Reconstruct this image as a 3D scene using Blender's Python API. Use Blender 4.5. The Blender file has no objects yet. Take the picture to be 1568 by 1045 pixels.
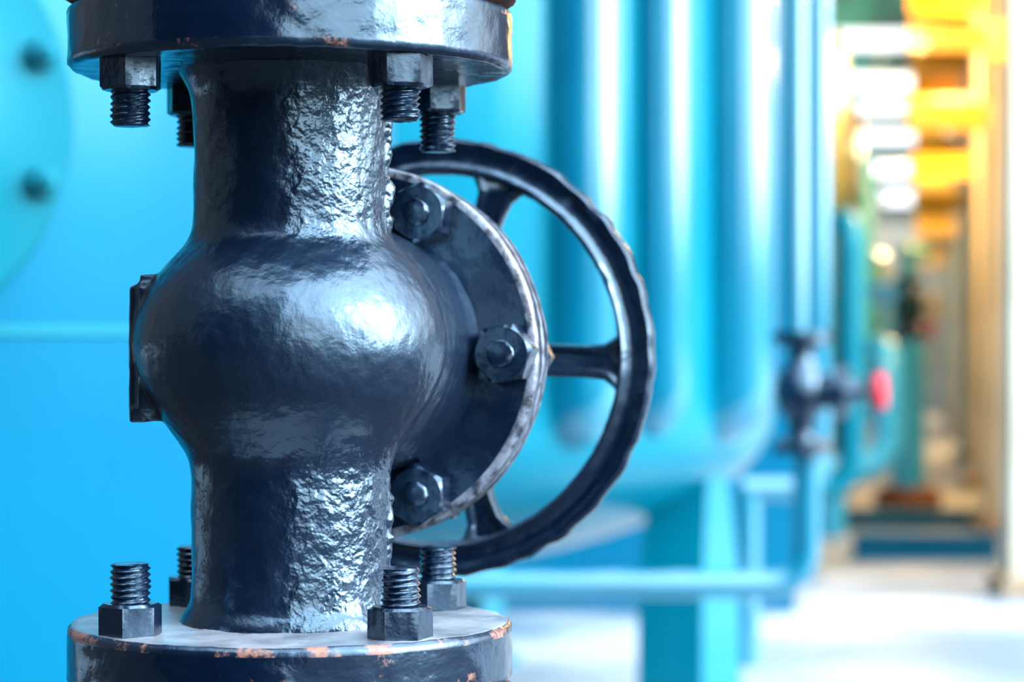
import bpy, bmesh, math, random
from mathutils import Vector, Matrix, noise
random.seed(7)
H = 1.1            # camera height above the floor
U = 1.1/3702.0     # drawing unit of the big valve (about 0.3 mm)
scene = bpy.context.scene
scene.view_settings.view_transform = 'Standard'
scene.view_settings.look = 'None'

# ---------------------------------------------------------------- materials
def new_mat(name):
    m = bpy.data.materials.new(name); m.use_nodes = True
    nt = m.node_tree; b = nt.nodes['Principled BSDF']
    return m, nt, b
def N(nt, t, **kw):
    n = nt.nodes.new(t)
    for k, v in kw.items():
        if k in n.inputs: n.inputs[k].default_value = v
        else: setattr(n, k, v)
    return n
def mth(nt, op, a, b=None, c=None, clamp=False):
    n = nt.nodes.new('ShaderNodeMath'); n.operation = op; n.use_clamp = clamp
    for i, v in enumerate((a, b, c)):
        if v is None: continue
        if isinstance(v, (int, float)): n.inputs[i].default_value = v
        else: nt.links.new(v, n.inputs[i])
    return n.outputs[0]
def maprange(nt, v, a, b, c=0., d=1.):
    n = nt.nodes.new('ShaderNodeMapRange'); n.interpolation_type = 'SMOOTHSTEP'
    nt.links.new(v, n.inputs[0])
    for i, x in enumerate((a, b, c, d)): n.inputs[i+1].default_value = x
    return n.outputs[0]
def mixc(nt, f, a, b):
    n = nt.nodes.new('ShaderNodeMix'); n.data_type = 'RGBA'
    for idx, v in ((0, f), (6, a), (7, b)):
        if isinstance(v, (int, float)): n.inputs[idx].default_value = v
        elif isinstance(v, tuple): n.inputs[idx].default_value = v
        else: nt.links.new(v, n.inputs[idx])
    return n.outputs[2]

def black_paint(name, mode='plain', rust=0.0, rough=0.28):
    m, nt, b = new_mat(name); L = nt.links
    tc = N(nt, 'ShaderNodeTexCoord'); co = tc.outputs['Object']
    n1 = N(nt, 'ShaderNodeTexNoise', Scale=90., Detail=3.); L.new(co, n1.inputs['Vector'])
    n2 = N(nt, 'ShaderNodeTexNoise', Scale=420., Detail=3.); L.new(co, n2.inputs['Vector'])
    h = mth(nt, 'MULTIPLY_ADD', n2.outputs[0], .25, n1.outputs[0])
    bump = N(nt, 'ShaderNodeBump'); bump.inputs['Distance'].default_value = .0009
    mask = mz = None
    if mode == 'body':
        sx = N(nt, 'ShaderNodeSeparateXYZ'); L.new(co, sx.inputs[0])
        az = mth(nt, 'ABSOLUTE', sx.outputs[2])
        mz = maprange(nt, az, .038, .054)
        mx = maprange(nt, sx.outputs[0], -.004, .010)
        mask = mth(nt, 'MULTIPLY', mz, mx)
        n4 = N(nt, 'ShaderNodeTexNoise', Scale=180., Detail=2.); L.new(co, n4.inputs['Vector'])
        n4.inputs['Roughness'].default_value = .5
        n6 = N(nt, 'ShaderNodeTexVoronoi', Scale=150.); n6.feature = 'SMOOTH_F1'; n6.inputs['Smoothness'].default_value = .6
        L.new(co, n6.inputs['Vector'])
        n5 = N(nt, 'ShaderNodeTexNoise', Scale=400., Detail=3.); L.new(co, n5.inputs['Vector'])
        a = mth(nt, 'MULTIPLY_ADD', n6.outputs['Distance'], -.40, n4.outputs[0])
        hh = mth(nt, 'MULTIPLY', mth(nt, 'MULTIPLY_ADD', n5.outputs[0], .32, a), mth(nt, 'MULTIPLY_ADD', mask, 1.40, .38))
        h = mth(nt, 'ADD', mth(nt, 'MULTIPLY', n2.outputs[0], .18), hh)
    L.new(h, bump.inputs['Height']); bump.inputs['Strength'].default_value = .85 if mode == 'body' else .5
    L.new(bump.outputs[0], b.inputs['Normal'])
    n3 = N(nt, 'ShaderNodeTexNoise', Scale=38., Detail=8.); n3.inputs['Roughness'].default_value = .7
    L.new(co, n3.inputs['Vector'])
    base = mixc(nt, n1.outputs[0], (.0004, .003, .012, 1), (.001, .007, .026, 1))
    if rust > 0:
        f = maprange(nt, n3.outputs[0], .62-rust*.25, .70-rust*.25)
        rc = mixc(nt, n2.outputs[0], (.13, .04, .015, 1), (.42, .17, .08, 1))
        base = mixc(nt, f, base, rc)
        L.new(mth(nt, 'MULTIPLY_ADD', f, .4, rough), b.inputs['Roughness'])
    elif mode == 'body':
        r0 = mth(nt, 'MULTIPLY_ADD', mz, -.05, rough)
        L.new(mth(nt, 'MULTIPLY_ADD', n3.outputs[0], .12, mth(nt, 'SUBTRACT', r0, .06)), b.inputs['Roughness'])
    else:
        L.new(maprange(nt, n3.outputs[0], .3, .7, rough-.05, rough+.07), b.inputs['Roughness'])
    L.new(base, b.inputs['Base Color'])
    b.inputs['IOR'].default_value = 2.0
    b.inputs['Specular Tint'].default_value = (.44, .74, 1, 1)
    b.inputs['Coat Weight'].default_value = .38; b.inputs['Coat Roughness'].default_value = .15
    L.new(bump.outputs[0], b.inputs['Coat Normal'])
    return m

def simple(name, c1, c2, rough=.4, scale=6., bump=.0, coat=0., metal=0., ior=1.5, bscale=None, tint=None):
    m, nt, b = new_mat(name); L = nt.links
    tc = N(nt, 'ShaderNodeTexCoord')
    n = N(nt, 'ShaderNodeTexNoise', Scale=scale, Detail=5.); L.new(tc.outputs['Object'], n.inputs['Vector'])
    f = maprange(nt, n.outputs[0], .35, .65)
    L.new(mixc(nt, f, c1+(1,), c2+(1,)), b.inputs['Base Color'])
    b.inputs['Roughness'].default_value = rough; b.inputs['Metallic'].default_value = metal
    b.inputs['IOR'].default_value = ior
    b.inputs['Coat Weight'].default_value = coat; b.inputs['Coat Roughness'].default_value = .06
    if tint: b.inputs['Specular Tint'].default_value = tint+(1,)
    if bump:
        nb = N(nt, 'ShaderNodeTexNoise', Scale=bscale or scale*4, Detail=4.); L.new(tc.outputs['Object'], nb.inputs['Vector'])
        bp = N(nt, 'ShaderNodeBump', Distance=bump, Strength=.7); L.new(nb.outputs[0], bp.inputs['Height'])
        L.new(bp.outputs[0], b.inputs['Normal'])
    return m

M_body = black_paint('black_enamel_body', 'body', rough=.33)
M_blk = black_paint('black_enamel', rough=.25)
M_flg = black_paint('black_enamel_flange', rust=.02, rough=.20)
M_worn = black_paint('worn_flange_edge_top', rust=.16, rough=.3)
M_worn2 = black_paint('worn_flange_edge_bottom', rust=.38, rough=.3)
M_rust = simple('rusty_steel', (.06, .02, .010), (.22, .08, .035), .75, 60., .001)
M_dust = simple('dusty_grey_paint', (.08, .10, .13), (.27, .29, .33), .36, 25., .0006, ior=1.8, bscale=260.)
M_edge = simple('scraped_edge', (.01, .015, .03), (.20, .24, .32), .3, 150., .0005, ior=1.9)
TT = (.12, .75, 1.)
M_tank = simple('blue_tank_enamel', (.0, .105, .21), (.0, .122, .23), .34, 1.2, coat=.12, tint=TT)
M_tankL = simple('turquoise_tank_enamel', (.0, .155, .235), (.0, .18, .26), .30, 1.2, coat=.25, tint=TT)
M_man = simple('manhole_enamel', (.0, .12, .17), (.0, .14, .19), .34, 1.2, coat=.1, tint=TT)
M_pipe = simple('blue_pipe_enamel', (.0, .17, .28), (.0, .20, .31), .14, 3., coat=1., ior=1.9, tint=(.75, .95, 1.))
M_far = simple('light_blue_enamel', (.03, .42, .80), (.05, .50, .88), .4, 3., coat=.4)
M_teal = simple('teal_enamel', (.0, .10, .14), (.01, .14, .18), .4, 3., coat=.4, tint=TT)
M_yel = simple('yellow_enamel', (.90, .46, .01), (.98, .58, .03), .4, 4., coat=.3)
M_cream = simple('cream_paint', (.56, .50, .38), (.68, .62, .50), .6, 2.)
M_brown = simple('brown_paint', (.25, .16, .09), (.40, .30, .20), .6, 4.)
M_red = simple('red_enamel', (.50, .004, .02), (.62, .008, .035), .35, 9.)
M_conc = simple('concrete', (.13, .20, .26), (.42, .46, .50), .5, .9, .003)
M_dark_floor = simple('dark_floor', (.006, .007, .009), (.012, .013, .016), .8, 2., .004)  # near-black so the valve's underside reflects dark
M_dark = simple('dark_cladding', (.006, .008, .012), (.010, .012, .016), .8, 1.)
M_sky, nt_, b_ = new_mat('translucent_rooflight'); b_.inputs['Base Color'].default_value = (.9, .93, 1, 1)
b_.inputs['Emission Color'].default_value = (.95, .97, 1, 1); b_.inputs['Emission Strength'].default_value = 2.0

# ---------------------------------------------------------------- mesh helpers
def mesh_obj(name, bm, mat, parent=None, loc=(0, 0, 0), smooth=True, ang=40):
    me = bpy.data.meshes.new(name)
    bmesh.ops.recalc_face_normals(bm, faces=bm.faces)
    bm.to_mesh(me); bm.free()
    o = bpy.data.objects.new(name, me); scene.collection.objects.link(o)
    for mm in (mat if isinstance(mat, (list, tuple)) else [mat]): me.materials.append(mm)
    if smooth:
        me.polygons.foreach_set('use_smooth', [True]*len(me.polygons))
        me.set_sharp_from_angle(angle=math.radians(ang))
    o.location = loc
    if parent: o.parent = parent
    return o
def empty(name, loc=(0, 0, 0)):
    e = bpy.data.objects.new(name, None); e.empty_display_size = .1
    scene.collection.objects.link(e); e.location = loc; return e
def frame_from(d):
    d = Vector(d).normalized()
    up = Vector((0, 0, 1)) if abs(d.z) < .95 else Vector((0, 1, 0))
    x = up.cross(d).normalized(); y = d.cross(x)
    return Matrix((x, y, d)).transposed().to_4x4()
def revolve(bm, prof, segs=96, M=Matrix(), caps=True, midx=None):
    """prof: list of (r, z)"""
    rings = []
    for r, z in prof:
        rings.append([bm.verts.new(M @ Vector((r*math.cos(2*math.pi*i/segs), r*math.sin(2*math.pi*i/segs), z))) for i in range(segs)])
    for k in range(len(rings)-1):
        for i in range(segs):
            j = (i+1) % segs
            f = bm.faces.new((rings[k][i], rings[k][j], rings[k+1][j], rings[k+1][i]))
            if midx: f.material_index = midx(k)
    if caps:
        f1 = bm.faces.new(rings[0][::-1]); f2 = bm.faces.new(rings[-1])
        if midx: f1.material_index = midx(0); f2.material_index = midx(len(rings)-2)
    return rings
def spline(pts, n=8):
    out = []
    for i in range(len(pts)-1):
        p0 = pts[max(i-1, 0)]; p1 = pts[i]; p2 = pts[i+1]; p3 = pts[min(i+2, len(pts)-1)]
        for k in range(n):
            t = k/n
            out.append(tuple(.5*(2*p1[j]+(p2[j]-p0[j])*t+(2*p0[j]-5*p1[j]+4*p2[j]-p3[j])*t*t+(3*p1[j]-p0[j]-3*p2[j]+p3[j])*t**3) for j in (0, 1)))
    out.append(pts[-1]); return out
def box(bm, c, s, M=Matrix()):
    r = bmesh.ops.create_cube(bm, size=1)
    T = M @ Matrix.Translation(c) @ Matrix.Diagonal((s[0], s[1], s[2], 1))
    bmesh.ops.transform(bm, matrix=T, verts=r['verts']); return r['verts']
def tube(bm, path, r, segs=32, bend=None):
    """pipe along 3D polyline with rounded elbows"""
    pts = [Vector(p) for p in path]; P = [pts[0]]
    bend = bend or r*2.6
    for i in range(1, len(pts)-1):
        a = (pts[i-1]-pts[i]).normalized(); c = (pts[i+1]-pts[i]).normalized()
        s = pts[i]+a*bend; e = pts[i]+c*bend
        for k in range(9):
            t = k/8; P.append(s.lerp(pts[i], t).lerp(pts[i].lerp(e, t), t))
    P.append(pts[-1])
    rings = []; prev = None
    for i, p in enumerate(P):
        d = (P[min(i+1, len(P)-1)]-P[max(i-1, 0)]).normalized()
        if prev is None:
            x = d.orthogonal().normalized()
        else:
            x = (prev-d*prev.dot(d)).normalized()
        prev = x; y = d.cross(x)
        rings.append([bm.verts.new(p+(x*math.cos(2*math.pi*k/segs)+y*math.sin(2*math.pi*k/segs))*r) for k in range(segs)])
    for a, b in zip(rings, rings[1:]):
        for k in range(segs):
            j = (k+1) % segs; bm.faces.new((a[k], a[j], b[j], b[k]))
    bm.faces.new(rings[0][::-1]); bm.faces.new(rings[-1])
def lumps(bm, amp, sc, seed=0.):
    bm.normal_update()
    off = Vector((seed, seed*1.7, -seed))
    for v in bm.verts:
        v.co += v.normal*amp*(noise.noise(v.co*sc+off)+.5*noise.noise(v.co*sc*2.3+off))
def hexnut(bm, M, af, h, hole=0):
    """chamfered hex nut; M z-axis = bolt axis"""
    segs = 48; rc = af/2/math.cos(math.pi/6)
    def ring(z, lim):
        vs = []
        for i in range(segs):
            a = 2*math.pi*i/segs
            aa = (a % (math.pi/3))-math.pi/6
            r = min(af/2/math.cos(aa), lim)
            vs.append(bm.verts.new(M @ Vector((r*math.cos(a), r*math.sin(a), z))))
        return vs
    c = (rc-af/2)
    rs = [ring(0, rc), ring(h-c*.75, rc), ring(h-c*.70, rc*.995), ring(h, af/2*.96), ring(h, af/2*.70)]
    for a, b in zip(rs, rs[1:]):
        for k in range(segs):
            j = (k+1) % segs; bm.faces.new((a[k], a[j], b[j], b[k]))
    bm.faces.new(rs[0][::-1]); bm.faces.new(rs[-1])
def thread(bm, M, r, z0, z1, pitch, segs=28):
    n = max(4, int((z1-z0)/pitch*6)); rings = []
    for k in range(n+1):
        z = z0+(z1-z0)*k/n; ring = []
        for i in range(segs):
            a = 2*math.pi*i/segs
            ph = (z/pitch-i/segs) % 1
            tri = abs(ph-.5)*2
            rr = r*(1-.17*tri)
            if k == n: rr = r*.8
            ring.append(bm.verts.new(M @ Vector((rr*math.cos(a), rr*math.sin(a), z))))
        rings.append(ring)
    for a, b in zip(rings, rings[1:]):
        for k in range(segs):
            j = (k+1) % segs; bm.faces.new((a[k], a[j], b[j], b[k]))
    bm.faces.new(rings[0][::-1]); bm.faces.new(rings[-1])

# ================================================================= MAIN VALVE
VX, VY = -.1004, 1.1
ZT, ZB = 411, -428      # inner faces of the line flanges
valve = empty('globe_valve', (VX, VY, H))
axis = Vector((.23, 1, -.035)).normalized()
MB = frame_from(axis)
MF = Matrix.Translation((0, 0, -.0026)) @ MB       # bonnet joint sits slightly low
# --- cast body
prof = [(172, -432), (166, -418), (157, -402), (153, -378), (152, -300), (152, -222), (153, -198), (159, -174), (179, -142), (201, -110),
        (219, -80), (232, -48), (238, -18), (238, 12), (233, 42), (221, 72), (201, 103), (178, 130), (160, 150), (152, 168), (149, 190),
        (149, 250), (149, 310), (151, 360), (156, 383), (164, 400), (174, 415)]
bm = bmesh.new()
revolve(bm, [(r*U, z*U) for r, z in spline(prof, 5)], 128)
nk = [(.050, -.03), (.0625, .02), (.0640, .05), (.0630, .075), (.0625, .088), (.0650, .100)]
revolve(bm, spline(nk, 4), 96, MF)
# flat cast lug on the left flank
t = bmesh.new(); box(t, (-.0615, .004, -.0030), (.0215, .040, .0660))
bmesh.ops.bevel(t, geom=t.edges[:], offset=.0048, segments=3, affect='EDGES')
box(t, (-.0680, .004, -.0335), (.0075, .034, .0065))
tm = bpy.data.meshes.new('tmp'); t.to_mesh(tm); t.free(); bm.from_mesh(tm); bpy.data.meshes.remove(tm)
# casting seam beads along the right flank of both necks
for z0, z1 in ((-.122, -.060), (.052, .112)):
    z = z0
    while z < z1:
        rr = random.uniform(.0016, .0030)
        a = math.radians(random.uniform(-3, 3)-8)
        R0 = .0445+random.uniform(-.0005, .0012)
        M = Matrix.Translation((R0*math.cos(a), R0*math.sin(a), z)) @ Matrix.Diagonal((1, 1.2, random.uniform(.8, 1.4), 1))
        bmesh.ops.create_icosphere(bm, subdivisions=2, radius=rr, matrix=M)
        z += rr*1.25
body = mesh_obj('cast_body', bm, M_body, valve)
md = body.modifiers.new('fuse', 'REMESH'); md.mode = 'VOXEL'; md.voxel_size = .0011; md.use_smooth_shade = True
md = body.modifiers.new('soft', 'SMOOTH'); md.iterations = 7; md.factor = .5
def disp(o, size, strength, depth=2):
    t = bpy.data.textures.new('casting_noise', 'CLOUDS'); t.noise_scale = size; t.noise_depth = depth
    m = o.modifiers.new('casting', 'DISPLACE'); m.texture = t; m.strength = strength; m.mid_level = .5; m.texture_coords = 'LOCAL'
disp(body, .026, .0013, 1); disp(body, .007, .00050, 1)

# --- line flanges
def flange(name, z0, z1, R, parent, mats):
    z0 *= U; z1 *= U; R *= U; b = .0018
    bm = bmesh.new()
    pr = []
    def seg(p, q, n):
        for k in range(n): pr.append((p[0]+(q[0]-p[0])*k/n, p[1]+(q[1]-p[1])*k/n))
    seg((.02, z0), (R-b, z0), 26); n1 = len(pr)
    seg((R-b, z0), (R, z0+b), 3); n2 = len(pr)
    seg((R, z0+b), (R, z1-b), 10); n3 = len(pr)
    seg((R, z1-b), (R-b, z1), 3); n4 = len(pr)
    seg((R-b, z1), (.02, z1), 26); pr.append((.02, z1))
    def mi(k):
        if k < n1: return 0
        if k < n2+1: return 1
        if k < n3-1: return 2
        if k < n4: return 1
        return 3
    revolve(bm, pr, 200, midx=mi)
    lumps(bm, .0006, 60, z0*100); lumps(bm, .00025, 260, 3)
    return mesh_obj(name, bm, mats, parent, ang=60)
flange('flange_top', ZT, 504, 338, valve, [M_blk, M_worn, M_flg, M_blk])
flange('flange_bottom', -515, ZB, 338, valve, [M_blk, M_worn2, M_flg, M_dust])

# mating flanges, gaskets, riser pipe
bm = bmesh.new()
for s in (1, -1):
    b0, b1, b2, b3 = (504, 514, 516, 600) if s > 0 else (-515, -525, -527, -610)
    revolve(bm, [(300*U, b0*U), (300*U, b1*U)], 96)
    pr = [(100*U, b2*U), (335*U, b2*U), (343*U, (b2+5*s)*U), (343*U, (b3-5*s)*U), (335*U, b3*U), (175*U, b3*U), (150*U, (b3+60*s)*U), (148*U, (b3+70*s)*U)]
    revolve(bm, pr, 128)
lumps(bm, .0006, 90, 2)
mesh_obj('mating_flanges', bm, M_rust, valve)
bm = bmesh.new()
tube(bm, [(0, 0, -660*U), (0, 0, -H)], 148*U, 64)
revolve(bm, [(.10, -H), (.10, -H+.015), (.06, -H+.02)], 64)
mesh_obj('riser_pipe_lower', bm, M_blk, valve)
bm = bmesh.new()
tube(bm, [(0, 0, 660*U), (0, 0, .85), (-2.6, 0, .85)], 148*U, 48, bend=.14)
mesh_obj('riser_pipe_upper', bm, M_blk, valve)

# --- line bolts
rot = math.radians(-6)
bmN = bmesh.new(); bmT = bmesh.new()
k = 0
for sgn, zf, backz in ((1, ZB, -610), (-1, ZT, 600)):
    for q in range(4):
        a = math.radians(45+90*q)+rot
        x, y = 281*U*math.cos(a), 281*U*math.sin(a)
        M = Matrix.Translation((x, y, zf*U)) @ Matrix.Rotation(math.radians([12, 40, 25, 5, 18, 48, 30, 9][k]), 4, 'Z')
        if sgn < 0: M = M @ Matrix.Rotation(math.pi, 4, 'X')
        hexnut(bmN, M, 82*U, 46*U)
        ln = [98, 96, 104, 102, 108, 96, 98, 94][k]
        thread(bmT, M, 30*U, 30*U, ln*U, 9.2*U)
        # opposite head
        M2 = Matrix.Translation((x, y, backz*U))
        if sgn > 0: M2 = M2 @ Matrix.Rotation(math.pi, 4, 'X')
        hexnut(bmN, M2, 84*U, 44*U)
        thread(bmT, M2, 30*U, 30*U, 75*U, 9.2*U)
        k += 1
lumps(bmN, .0004, 150, 5); lumps(bmT, .0004, 220, 1)
mesh_obj('flange_nuts', bmN, M_blk, valve, ang=24)
mesh_obj('flange_studs', bmT, M_blk, valve, ang=60)

# --- bonnet flange pair (round plates on slanted axis)
def plate(t0, t1, R, r0=.02, b=.0013, seed=0):
    bm = bmesh.new(); pr = []
    def seg(p, q, n):
        for k in range(n): pr.append((p[0]+(q[0]-p[0])*k/n, p[1]+(q[1]-p[1])*k/n))
    seg((r0, t0), (R-b, t0), 24); n1 = len(pr)
    seg((R-b, t0), (R, t0+b), 3); n2 = len(pr)
    seg((R, t0+b), (R, t1-b), 4); n3 = len(pr)
    seg((R, t1-b), (R-b, t1), 3)
    seg((R-b, t1), (r0, t1), 10); pr.append((r0, t1))
    revolve(bm, pr, 180, MF, midx=lambda k: 1 if n1-1 <= k < n2+1 or n3-1 <= k < n3+3 else 0)
    lumps(bm, .0005, 55, seed); lumps(bm, .0002, 300, seed)
    return bm
mesh_obj('bonnet_flange_inner', plate(.098, .111, .0932, seed=1), [M_blk, M_edge], valve, ang=60)
mesh_obj('bonnet_flange_outer', plate(.1125, .126, .0925, seed=4), [M_blk, M_edge], valve, ang=60)
# bonnet bolts
bmN = bmesh.new(); bmT = bmesh.new()
xr = MB.inverted() @ Vector((1, 0, 0)); base_ang = math.atan2(xr.y, xr.x)
zr = MB.inverted() @ Vector((0, 0, 1)); s_up = 1 if (xr.x*zr.y-xr.y*zr.x) > 0 else -1
for i, (dg, rb) in enumerate(((-1, .0790), (61.5, .0770), (-62.5, .0785), (118, .078), (-118, .078), (180, .078))):
    a = base_ang+s_up*math.radians(dg)
    p = Vector((rb*math.cos(a), rb*math.sin(a), .098))
    M = MF @ Matrix.Translation(p) @ Matrix.Rotation(math.pi, 4, 'X') @ Matrix.Rotation(math.radians([10, 22, 33, 0, 0, 0][i]), 4, 'Z')
    hexnut(bmN, M @ Matrix.Translation((0, 0, .0004)), .0268, .0165)
    thread(bmT, M, .0066, .012, [.0225, .0210, .0205, .021, .021, .021][i], .0022)
    M2 = MF @ Matrix.Translation((p.x, p.y, .126))
    hexnut(bmN, M2, .0258, .0105); thread(bmT, M2, .0072, .008, .017, .0022)
lumps(bmN, .0004, 170, 5); lumps(bmT, .0006, 240, 2)
mesh_obj('bonnet_nuts', bmN, M_blk, valve, ang=24)
mesh_obj('bonnet_studs', bmT, M_blk, valve, ang=60)
# bonnet, yoke, stem
bm = bmesh.new()
revolve(bm, spline([(.058, .126), (.054, .136), (.038, .148), (.026, .156), (.024, .170), (.020, .176)], 4), 64, MB)
revolve(bm, [(.030, .168), (.030, .176)], 48, MB)
for s in (1, -1):
    pts = [(s*.020, .150), (s*.034, .175), (s*.034, .205), (s*.016, .225)]
    for (x0, t0), (x1, t1) in zip(pts, pts[1:]):
        c = Vector(((x0+x1)/2, 0, (t0+t1)/2)); d = Vector((x1-x0, 0, t1-t0))
        an = math.atan2(d.x, d.z)
        box(bm, (0, 0, 0), (.008, .018, d.length+.006), MB @ Matrix.Translation(c) @ Matrix.Rotation(an, 4, 'Y'))
revolve(bm, [(.020, .218), (.020, .240), (.016, .244)], 48, MB)
revolve(bm, [(.0085, .15), (.0085, .285)], 32, MB)
lumps(bm, .0004, 90, 2)
mesh_obj('bonnet_yoke_stem', bm, M_blk, valve)

# --- handwheel
bm = bmesh.new()
Ro, Ri, TW = .1230, .1025, .262
pr = [(Ri, .002), (Ri+.0012, -.0035), (Ri+.0034, -.0052), (Ri+.0052, -.0030), (Ri+.0080, -.0018), (Ro-.0068, -.0022), (Ro-.0048, -.0044), (Ro-.0022, -.0046),
      (Ro-.0004, -.0018), (Ro, .003), (Ro-.002, .008), (Ro-.008, .0115), (Ri+.006, .0110), (Ri+.0012, .0075)]
segs = 240; rings = []
MW = MB @ Matrix.Translation((0, 0, TW))
for i in range(segs):
    a = 2*math.pi*i/segs; ring = []
    sc = .0004*math.sin(a*36+2*noise.noise(Vector((math.cos(a)*3, math.sin(a)*3, 5))))+.0012*noise.noise(Vector((math.cos(a)*11, math.sin(a)*11, 0)))
    for r, z in pr:
        w = (r-Ri)/(Ro-Ri)
        rr = r+sc*w**3
        ring.append(bm.verts.new(MW @ Vector((rr*math.cos(a), rr*math.sin(a), z))))
    rings.append(ring)
for i in range(segs):
    a, b = rings[i], rings[(i+1) % segs]
    for k in range(len(pr)):
        j = (k+1) % len(pr); bm.faces.new((a[k], b[k], b[j], a[j]))
# spokes, ribbed cross-section that flares at the rim
for q in range(5):
    a = base_ang+s_up*math.radians(72*q-2)
    M = MW @ Matrix.Rotation(a, 4, 'Z')
    secs = []
    for rr, w, t in ((.014, .0110, .010), (.03, .0102, .009), (.06, .0092, .008), (.085, .0090, .008), (.095, .0102, .0085), (.1005, .0140, .009), (.105, .020, .008)):
        cs = [(-w, .0), (-w*.86, -.003), (-w*.60, -.0028), (-w*.42, .0002), (w*.42, .0002), (w*.60, -.0028), (w*.86, -.003), (w, 0), (w*.9, t), (-w*.9, t)]
        secs.append([bm.verts.new(M @ Vector((rr, y, z+.001))) for y, z in cs])
    for A, B in zip(secs, secs[1:]):
        for k in range(10):
            j = (k+1) % 10; bm.faces.new((A[k], A[j], B[j], B[k]))
    bm.faces.new(secs[0][::-1]); bm.faces.new(secs[-1])
revolve(bm, [(.012, -.014), (.019, -.012), (.020, .014), (.014, .018)], 48, MW)
lumps(bm, .0005, 120, 3); lumps(bm, .0003, 330, 6)
hexnut(bm, MW @ Matrix.Translation((0, 0, .018)), .020, .009)
mesh_obj('handwheel', bm, M_blk, valve, ang=50)

# ================================================================= TANKS
def tank(cx, cy, R, zb, b, ztop, mat, legs=4, leg0=0., seams=(), lw=.09):
    t = empty('storage_tank', (cx, cy, 0))
    bm = bmesh.new()
    pr = [(.02, zb-b)]
    for k in range(1, 15):
        an = math.pi/2*k/14; pr.append((R*math.sin(an), zb-b*math.cos(an)))
    pr.append((R, ztop))
    for k in range(1, 12):
        an = math.pi/2*k/12; pr.append((R*math.cos(an), ztop+b*math.sin(an)))
    revolve(bm, pr, 128)
    mesh_obj('shell', bm, mat, t, ang=50)
    bm = bmesh.new()
    for z in seams:
        revolve(bm, [(R-.01, z-.012), (R+.004, z-.006), (R+.004, z+.006), (R-.01, z+.012)], 128, caps=False)
    if seams: mesh_obj('weld_seams', bm, M_man, t)
    bm = bmesh.new()
    for q in range(legs):
        a = leg0+2*math.pi*q/legs
        x, y = (R-.16)*math.cos(a), (R-.16)*math.sin(a)
        # tapered leg: wide gusset at the shell, foot plate
        M = Matrix.Translation((x, y, 0)) @ Matrix.Rotation(a, 4, 'Z')
        vs = []
        for z, w, dd in ((0, lw*1.05, .09), (zb-b*.95, lw*1.0, .09), (zb-b*.3, lw*.55, .08)):
            vs.append([bm.verts.new(M @ Vector((dx*dd, dy*w, z))) for dx, dy in ((-1, -1), (1, -1), (1, 1), (-1, 1))])
        for A, B in zip(vs, vs[1:]):
            for k in range(4):
                j = (k+1) % 4; bm.faces.new((A[k], A[j], B[j], B[k]))
        bm.faces.new(vs[0][::-1]); bm.faces.new(vs[-1])
        box(bm, (0, 0, .012), (.26, lw*2+.1, .024), M)
    mesh_obj('legs', bm, mat, t, smooth=False)
    return t
tB = tank(-1.3, 3.75, 1.114, .32, .2, 3.2, M_tank, seams=(H+.013, 2.3), leg0=.5)
tA = tank(-.75, 7.0, 1.5, H-.21, .47, 4.2, M_tankL, leg0=math.radians(-24), lw=.15)
tank(.30, 11.5, 1.2, H-.25, .35, 3.0, M_tank, leg0=-.4)
tank(1.02, 16.0, 1.2, H-.25, .35, 3.0, M_tankL, leg0=-.4)
tank(1.84, 21.0, 1.2, H-.25, .35, 3.0, M_tank, leg0=-.4)
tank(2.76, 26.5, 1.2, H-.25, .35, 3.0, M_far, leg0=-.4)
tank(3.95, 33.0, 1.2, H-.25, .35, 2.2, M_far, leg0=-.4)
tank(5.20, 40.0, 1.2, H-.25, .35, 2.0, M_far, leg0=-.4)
# manhole on the near tank
nrm = Vector((.523, -1.0, 0)).normalized()
pc = nrm*1.09+Vector((0, 0, H+.257))
Mm = Matrix.Translation(pc) @ frame_from(nrm)
bm = bmesh.new()
revolve(bm, [(.20, -.06), (.20, .05), (.262, .052), (.266, .056), (.266, .078), (.262, .082), (.268, .0821), (.268, .103), (.262, .108), (.15, .108), (.12, .116), (.02, .120)], 96, Mm)
for q in range(10):
    a = math.radians(18+36*q)
    Mq = Mm @ Matrix.Translation((.240*math.cos(a), .240*math.sin(a), .108))
    hexnut(bm, Mq, .034, .018); revolve(bm, [(.010, .01), (.010, .03), (.007, .033)], 20, Mq)
mesh_obj('manhole_cover', bm, M_man, tB, ang=35)
# added pipes whose highlights stand in for bright streaks on the middle tank
bm = bmesh.new()
for ang, r in ((37.5, .080), (47.5, .060), (61, .085)):
    a = math.radians(-90+ang); R = 1.5
    d = Vector((math.cos(a), math.sin(a), 0))
    tube(bm, [d*(R-.3)+Vector((0, 0, H-.19)), d*(R+.03)+Vector((0, 0, H-.19)), d*(R+.03)+Vector((0, 0, 4.1)), d*(R-.2)+Vector((0, 0, 4.1))], r, 36, bend=.10)
mesh_obj('tank_streak_pipes', bm, M_pipe, tA)
# low bund wall behind the middle tank
bm = bmesh.new(); box(bm, (-1.4, 9.9, (H-.12)/2), (5.1, .16, H-.12)); box(bm, (-1.4, 9.9, H-.10), (5.2, .24, .06))
mesh_obj('bund_wall', bm, M_tank, smooth=False)

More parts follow.
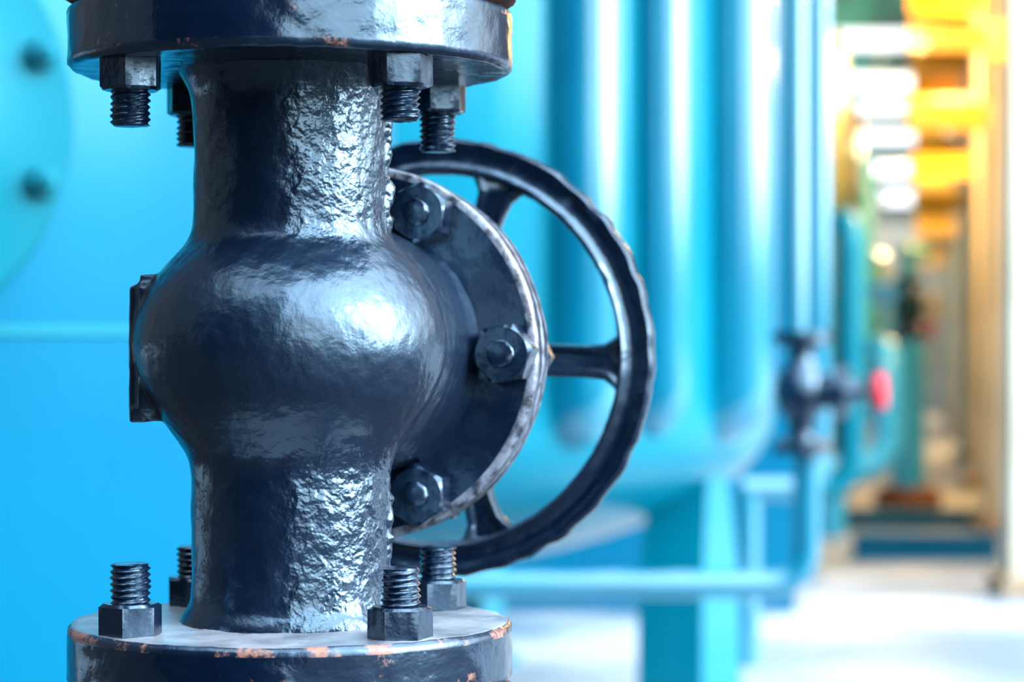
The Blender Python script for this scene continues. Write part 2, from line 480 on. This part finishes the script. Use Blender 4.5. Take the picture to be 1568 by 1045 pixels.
# ================================================================= SMALL VALVES + PIPEWORK
def small_valve(loc, s, yaw, wheelmat, wheelR=.034):
    e = empty('globe_valve', loc); e.rotation_euler = (0, 0, yaw); e.scale = (s, s, s)
    bm = bmesh.new()
    pr = [(.068, .135), (.068, .113), (.062, .111), (.034, .105), (.030, .08), (.034, .06), (.056, .035), (.064, 0), (.056, -.035), (.034, -.065),
          (.030, -.09), (.034, -.112), (.062, -.118), (.068, -.120), (.068, -.142)]
    revolve(bm, pr, 64)
    MX = frame_from((1, 0, 0))
    revolve(bm, [(.040, .02), (.040, .072), (.058, .074), (.058, .102), (.03, .106), (.022, .125), (.022, .14), (.009, .142), (.009, .18)], 48, MX)
    for q in range(6):
        a = math.radians(60*q+30); hexnut(bm, MX @ Matrix.Translation((.046*math.cos(a), .046*math.sin(a), .100)), .016, .012)
    for z in (.113, -.120):
        for q in range(4):
            a = math.radians(45+90*q)
            M = Matrix.Translation((.053*math.cos(a), .053*math.sin(a), z))
            if z > 0: M = M @ Matrix.Rotation(math.pi, 4, 'X')
            hexnut(bm, M, .018, .012)
    mesh_obj('body', bm, M_blk, e, ang=35)
    bm = bmesh.new()
    n = 64; rings = []
    MXW = MX @ Matrix.Translation((0, 0, .178))
    for i in range(n):
        a = 2*math.pi*i/n
        rings.append([bm.verts.new(MXW @ Vector(((wheelR+.010*math.cos(b))*math.cos(a), (wheelR+.010*math.cos(b))*math.sin(a), .014*math.sin(b)))) for b in [math.pi/6*k for k in range(12)]])
    for i in range(n):
        A, B = rings[i], rings[(i+1) % n]
        for k in range(12): j = (k+1) % 12; bm.faces.new((A[k], B[k], B[j], A[j]))
    for q in range(5):
        a = 2*math.pi*q/5
        box(bm, (wheelR/2, 0, 0), (wheelR, .007, .006), MXW @ Matrix.Rotation(a, 4, 'Z'))
    revolve(bm, [(.012, -.010), (.012, .012)], 24, MXW)
    mesh_obj('handwheel', bm, wheelmat, e)
    return e
# nearer small valve with its pipe run
vx, vy, vz = .622, 5.2, H-.108
small_valve((vx, vy, vz), .95, math.radians(-16), M_red)
line = empty('pipeline', (vx, vy, vz))
bm = bmesh.new()
tube(bm, [(-.012, 0, .128), (-.012, 0, 3.2)], .027, 32, bend=.1)
mesh_obj('upper_pipe', bm, M_pipe, line)
bm = bmesh.new()
zp = H-.525-vz
tube(bm, [(0.012, 0, -.133), (0.012, 0, zp), (-1.5, 0, zp)], .029, 32, bend=.09)
tube(bm, [(-1.3, 0, zp), (-1.3, 0, -vz)], .022, 20)
mesh_obj('lower_pipe', bm, M_pipe, line)
# farther valves on stand pipes along the aisle
def stand_valve(x, y, z, s, yaw, wm, wr, pm, pr, base=True, elbow=.26):
    v = small_valve((x, y, z), s, yaw, wm, wr); zf = -z/s
    bm = bmesh.new()
    tube(bm, [(0, 0, .136), (0, 0, elbow), (-.5, .5, elbow)], .035, 28, bend=.08)
    tube(bm, [(0, 0, -.143), (0, 0, zf)], pr, 28)
    mesh_obj('stand_pipe', bm, pm, v)
    bm = bmesh.new(); k = pr/.065
    revolve(bm, [(.13*k, zf), (.13*k, zf+.05), (.10*k, zf+.09), (.07*k, zf+.09)], 32)
    mesh_obj('stand_base', bm, M_rust, v)
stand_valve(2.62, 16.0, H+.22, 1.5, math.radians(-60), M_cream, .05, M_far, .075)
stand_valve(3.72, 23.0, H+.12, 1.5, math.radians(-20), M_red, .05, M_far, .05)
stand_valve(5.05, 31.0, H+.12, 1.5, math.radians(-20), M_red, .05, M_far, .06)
# pipe loops between the tanks
def pipe_run(paths, r, mat=None):
    o = Vector(paths[0][0]); e = empty('pipeline', o); bm = bmesh.new()
    for p in paths: tube(bm, [Vector(q)-o for q in p], r, 28, bend=r*2.8)
    mesh_obj('pipe', bm, mat or M_pipe, e)
pipe_run([[(.78, 8.2, H-.50), (1.04, 8.2, H-.50), (1.04, 8.2, 3.4)], [(.80, 8.2, 0), (.80, 8.2, H-.5)]], .04)
pipe_run([[(1.10, 11.4, H-.70), (1.60, 11.4, H-.70), (1.60, 11.4, H+.58), (1.60, 12.8, H+.58)], [(1.2, 11.4, 0), (1.2, 11.4, H-.70)]], .060, M_tankL)
pipe_run([[(1.70, 13.6, H-.72), (2.12, 13.6, H-.72), (2.12, 13.6, H-.05), (2.12, 14.6, H-.05)], [(1.8, 13.6, 0), (1.8, 13.6, H-.72)]], .08, M_far)
# added low beams standing in for dark shadow stripes on the floor
for (x0, x1, y0, z1) in ((1.72, 2.45, 12.2, .13), (1.95, 3.0, 14.3, .10)):
    e = empty('shadow_stripe_beam', ((x0+x1)/2, y0, 0)); bm = bmesh.new(); w = x1-x0
    box(bm, (0, 0, z1/2), (w, .05, z1)); box(bm, (0, 0, z1-.01), (w, .2, .02)); box(bm, (0, 0, .01), (w, .2, .02))
    mesh_obj('stripe_beam', bm, M_tank, e, smooth=False)

# ================================================================= GROUND, CANOPY, COLUMNS, WALLS
bm = bmesh.new(); box(bm, (2, 33.25, -.05), (44, 57.5, .1)); mesh_obj('floor', bm, M_conc, smooth=False)
bm = bmesh.new(); box(bm, (2, -3.0, -.052), (44, 15, .1)); mesh_obj('floor_dark_unseen', bm, M_dark_floor, smooth=False)  # added dark floor out of view, darkens reflections on the lower body
rd = .17                                            # heading of the aisle
def ax(y, x0=0): return x0+rd*y
can = empty('canopy_roof')
bm = bmesh.new(); ZC = H+2.5
holes = [(19.4, 21.0), (22.6, 24.2), (25.2, 27.0), (28.4, 31.0), (33.8, 37.2), (39.8, 45.0)]
def quadbox(bm, ya, yb, xa, xb, z0, z1):
    vs = [bm.verts.new((ax(y)+x, y, z)) for z in (z0, z1) for (x, y) in ((xa, ya), (xb, ya), (xb, yb), (xa, yb))]
    for f in ((3, 2, 1, 0), (4, 5, 6, 7), (0, 1, 5, 4), (1, 2, 6, 5), (2, 3, 7, 6), (3, 0, 4, 7)): bm.faces.new([vs[i] for i in f])
xl, xr2 = -.72, -.10
quadbox(bm, 12, 52, -1.0, xl, ZC, ZC+.12)
yy = 12
for a, b in holes:
    quadbox(bm, yy, a, xl, xr2, ZC, ZC+.12); yy = b
quadbox(bm, yy, 52, xl, xr2, ZC, ZC+.12)
mesh_obj('roof_deck', bm, M_teal, can, smooth=False)
bm = bmesh.new(); quadbox(bm, 12, 52, xr2, 2.4, ZC, ZC+.12)
for y in range(13, 52, 2): quadbox(bm, y, y+.25, xr2, 2.4, ZC-.16, ZC)
mesh_obj('yellow_roof_deck', bm, M_yel, can, smooth=False)
bm = bmesh.new()
for a, b in holes: quadbox(bm, a, b, xl, xr2, ZC+.03, ZC+.06)
mesh_obj('rooflights', bm, M_sky, can, smooth=False)
# columns with yellow brackets, receding
for i, d in enumerate((10.5, 14, 18, 22.5, 27.5, 33, 39)):
    c = empty('steel_column', (ax(d, .50), d, 0))
    bm = bmesh.new()
    box(bm, (.17, 0, (ZC)/2), (.035, .24, ZC)); box(bm, (.02, 0, ZC/2), (.28, .03, ZC)); box(bm, (.02-.14, 0, ZC/2), (.03, .24, ZC))
    mesh_obj('h_section', bm, M_cream, c, smooth=False)
    bm = bmesh.new(); box(bm, (.02, 0, .04), (.42, .36, .08)); mesh_obj('base_plate', bm, M_brown, c, smooth=False)
    bm = bmesh.new()
    L = .10 if i == 0 else .46
    box(bm, (-.13-L/2, 0, H+1.30), (L, .12, .16)); box(bm, (.35, 0, H+1.30), (.4, .12, .14))
    box(bm, (-.13-L/2, 0, H+1.75), (L, .1, .14))
    mesh_obj('bracket', bm, M_yel, c, smooth=False)
bm = bmesh.new(); box(bm, (8, 54, 2.5), (30, .2, 5)); mesh_obj('wall_back', bm, M_cream, smooth=False)
bm = bmesh.new(); quadbox(bm, 11, 53.8, 1.0, 1.15, 0, H+.7); mesh_obj('wall_right', bm, M_cream, smooth=False)
bm = bmesh.new(); quadbox(bm, 11, 53.8, .98, 1.15, H+.7, 5); mesh_obj('wall_right_glow_cladding', bm, M_yel, smooth=False)  # upper wall coloured yellow to carry the warm glow
pr_ = empty('drop_pipes')
bm = bmesh.new()
for x0, r in ((.66, .05), (.76, .06), (.88, .05)):
    for y in (15.5, 20, 25, 30.5, 36):
        tube(bm, [(ax(y, x0), y, 0), (ax(y, x0), y, H+1.2)], r, 20)
mesh_obj('pipes', bm, M_brown, pr_)
# dark building behind the photographer, left
bm = bmesh.new(); box(bm, (-4.82, -3.2, 3), (10.0, .3, 6)); mesh_obj('wall_rear', bm, M_dark, smooth=False)

# ================================================================= LIGHT
w = bpy.data.worlds.new('sky'); scene.world = w; w.use_nodes = True
nt = w.node_tree; L = nt.links; bg = nt.nodes['Background']
tc = N(nt, 'ShaderNodeTexCoord'); nv = N(nt, 'ShaderNodeVectorMath'); nv.operation = 'NORMALIZE'
L.new(tc.outputs['Generated'], nv.inputs[0])
sp = N(nt, 'ShaderNodeSeparateXYZ'); L.new(nv.outputs[0], sp.inputs[0])
def lobe(d, a, b):
    dt = N(nt, 'ShaderNodeVectorMath'); dt.operation = 'DOT_PRODUCT'
    L.new(nv.outputs[0], dt.inputs[0]); dt.inputs[1].default_value = Vector(d).normalized()
    return maprange(nt, dt.outputs['Value'], a, b)
l1 = lobe((.88, -.45, .28), .18, .80)
l2_ = lobe((.955, -.28, .30), .90, .965)
zen = lobe((.25, -.25, .94), .52, .92)
up = maprange(nt, sp.outputs[2], -.02, .9)
above = maprange(nt, sp.outputs[2], -.02, .06)
col = mixc(nt, up, (.86, .95, 1., 1), (.70, .85, 1., 1))
L.new(col, bg.inputs['Color'])
st = mth(nt, 'MULTIPLY_ADD', l2_, 16., mth(nt, 'MULTIPLY_ADD', l1, 4.7, mth(nt, 'MULTIPLY_ADD', zen, 4.2, .22)))
L.new(mth(nt, 'MULTIPLY', st, mth(nt, 'MULTIPLY_ADD', above, .97, .03)), bg.inputs['Strength'])
def sun(name, d, e, c, ang):
    l = bpy.data.lights.new(name, 'SUN'); l.energy = e; l.color = c; l.angle = math.radians(ang)
    o = bpy.data.objects.new(name, l); scene.collection.objects.link(o)
    o.rotation_euler = (-Vector(d)).to_track_quat('-Z', 'Y').to_euler(); return o
sun('sun', (.95, -.55, .62), .8, (1, .96, .9), 3)
def plight(name, loc, e, c, r):
    l = bpy.data.lights.new(name, 'POINT'); l.energy = e; l.color = c; l.shadow_soft_size = r
    o = bpy.data.objects.new(name, l); scene.collection.objects.link(o); o.location = loc
plight('added_warm_fill', (2.14, 9.6, 2.60), 60, (1, .62, .18), .12)  # added warm fills brightening the columns and yellow steel, no fixtures there
plight('added_warm_fill', (ax(12, .55), 12, 3.0), 230, (1, .68, .26), .15)
plight('added_warm_fill', (ax(16.8, .65), 16.8, 3.1), 290, (1, .70, .30), .2)
plight('added_warm_fill', (ax(24, .6), 24, 3.1), 330, (1, .74, .36), .2)
plight('added_warm_fill', (ax(34, .5), 34, 3.0), 350, (1, .8, .5), .2)

# ================================================================= CAMERA
cam = bpy.data.cameras.new('camera'); co = bpy.data.objects.new('camera', cam); scene.collection.objects.link(co)
co.location = (0, 0, H); co.rotation_euler = (math.radians(90), 0, 0)
cam.lens = 85; cam.sensor_width = 36; cam.clip_start = .05; cam.clip_end = 200
cam.dof.use_dof = True; cam.dof.focus_distance = 1.045; cam.dof.aperture_fstop = 8.5
scene.camera = co
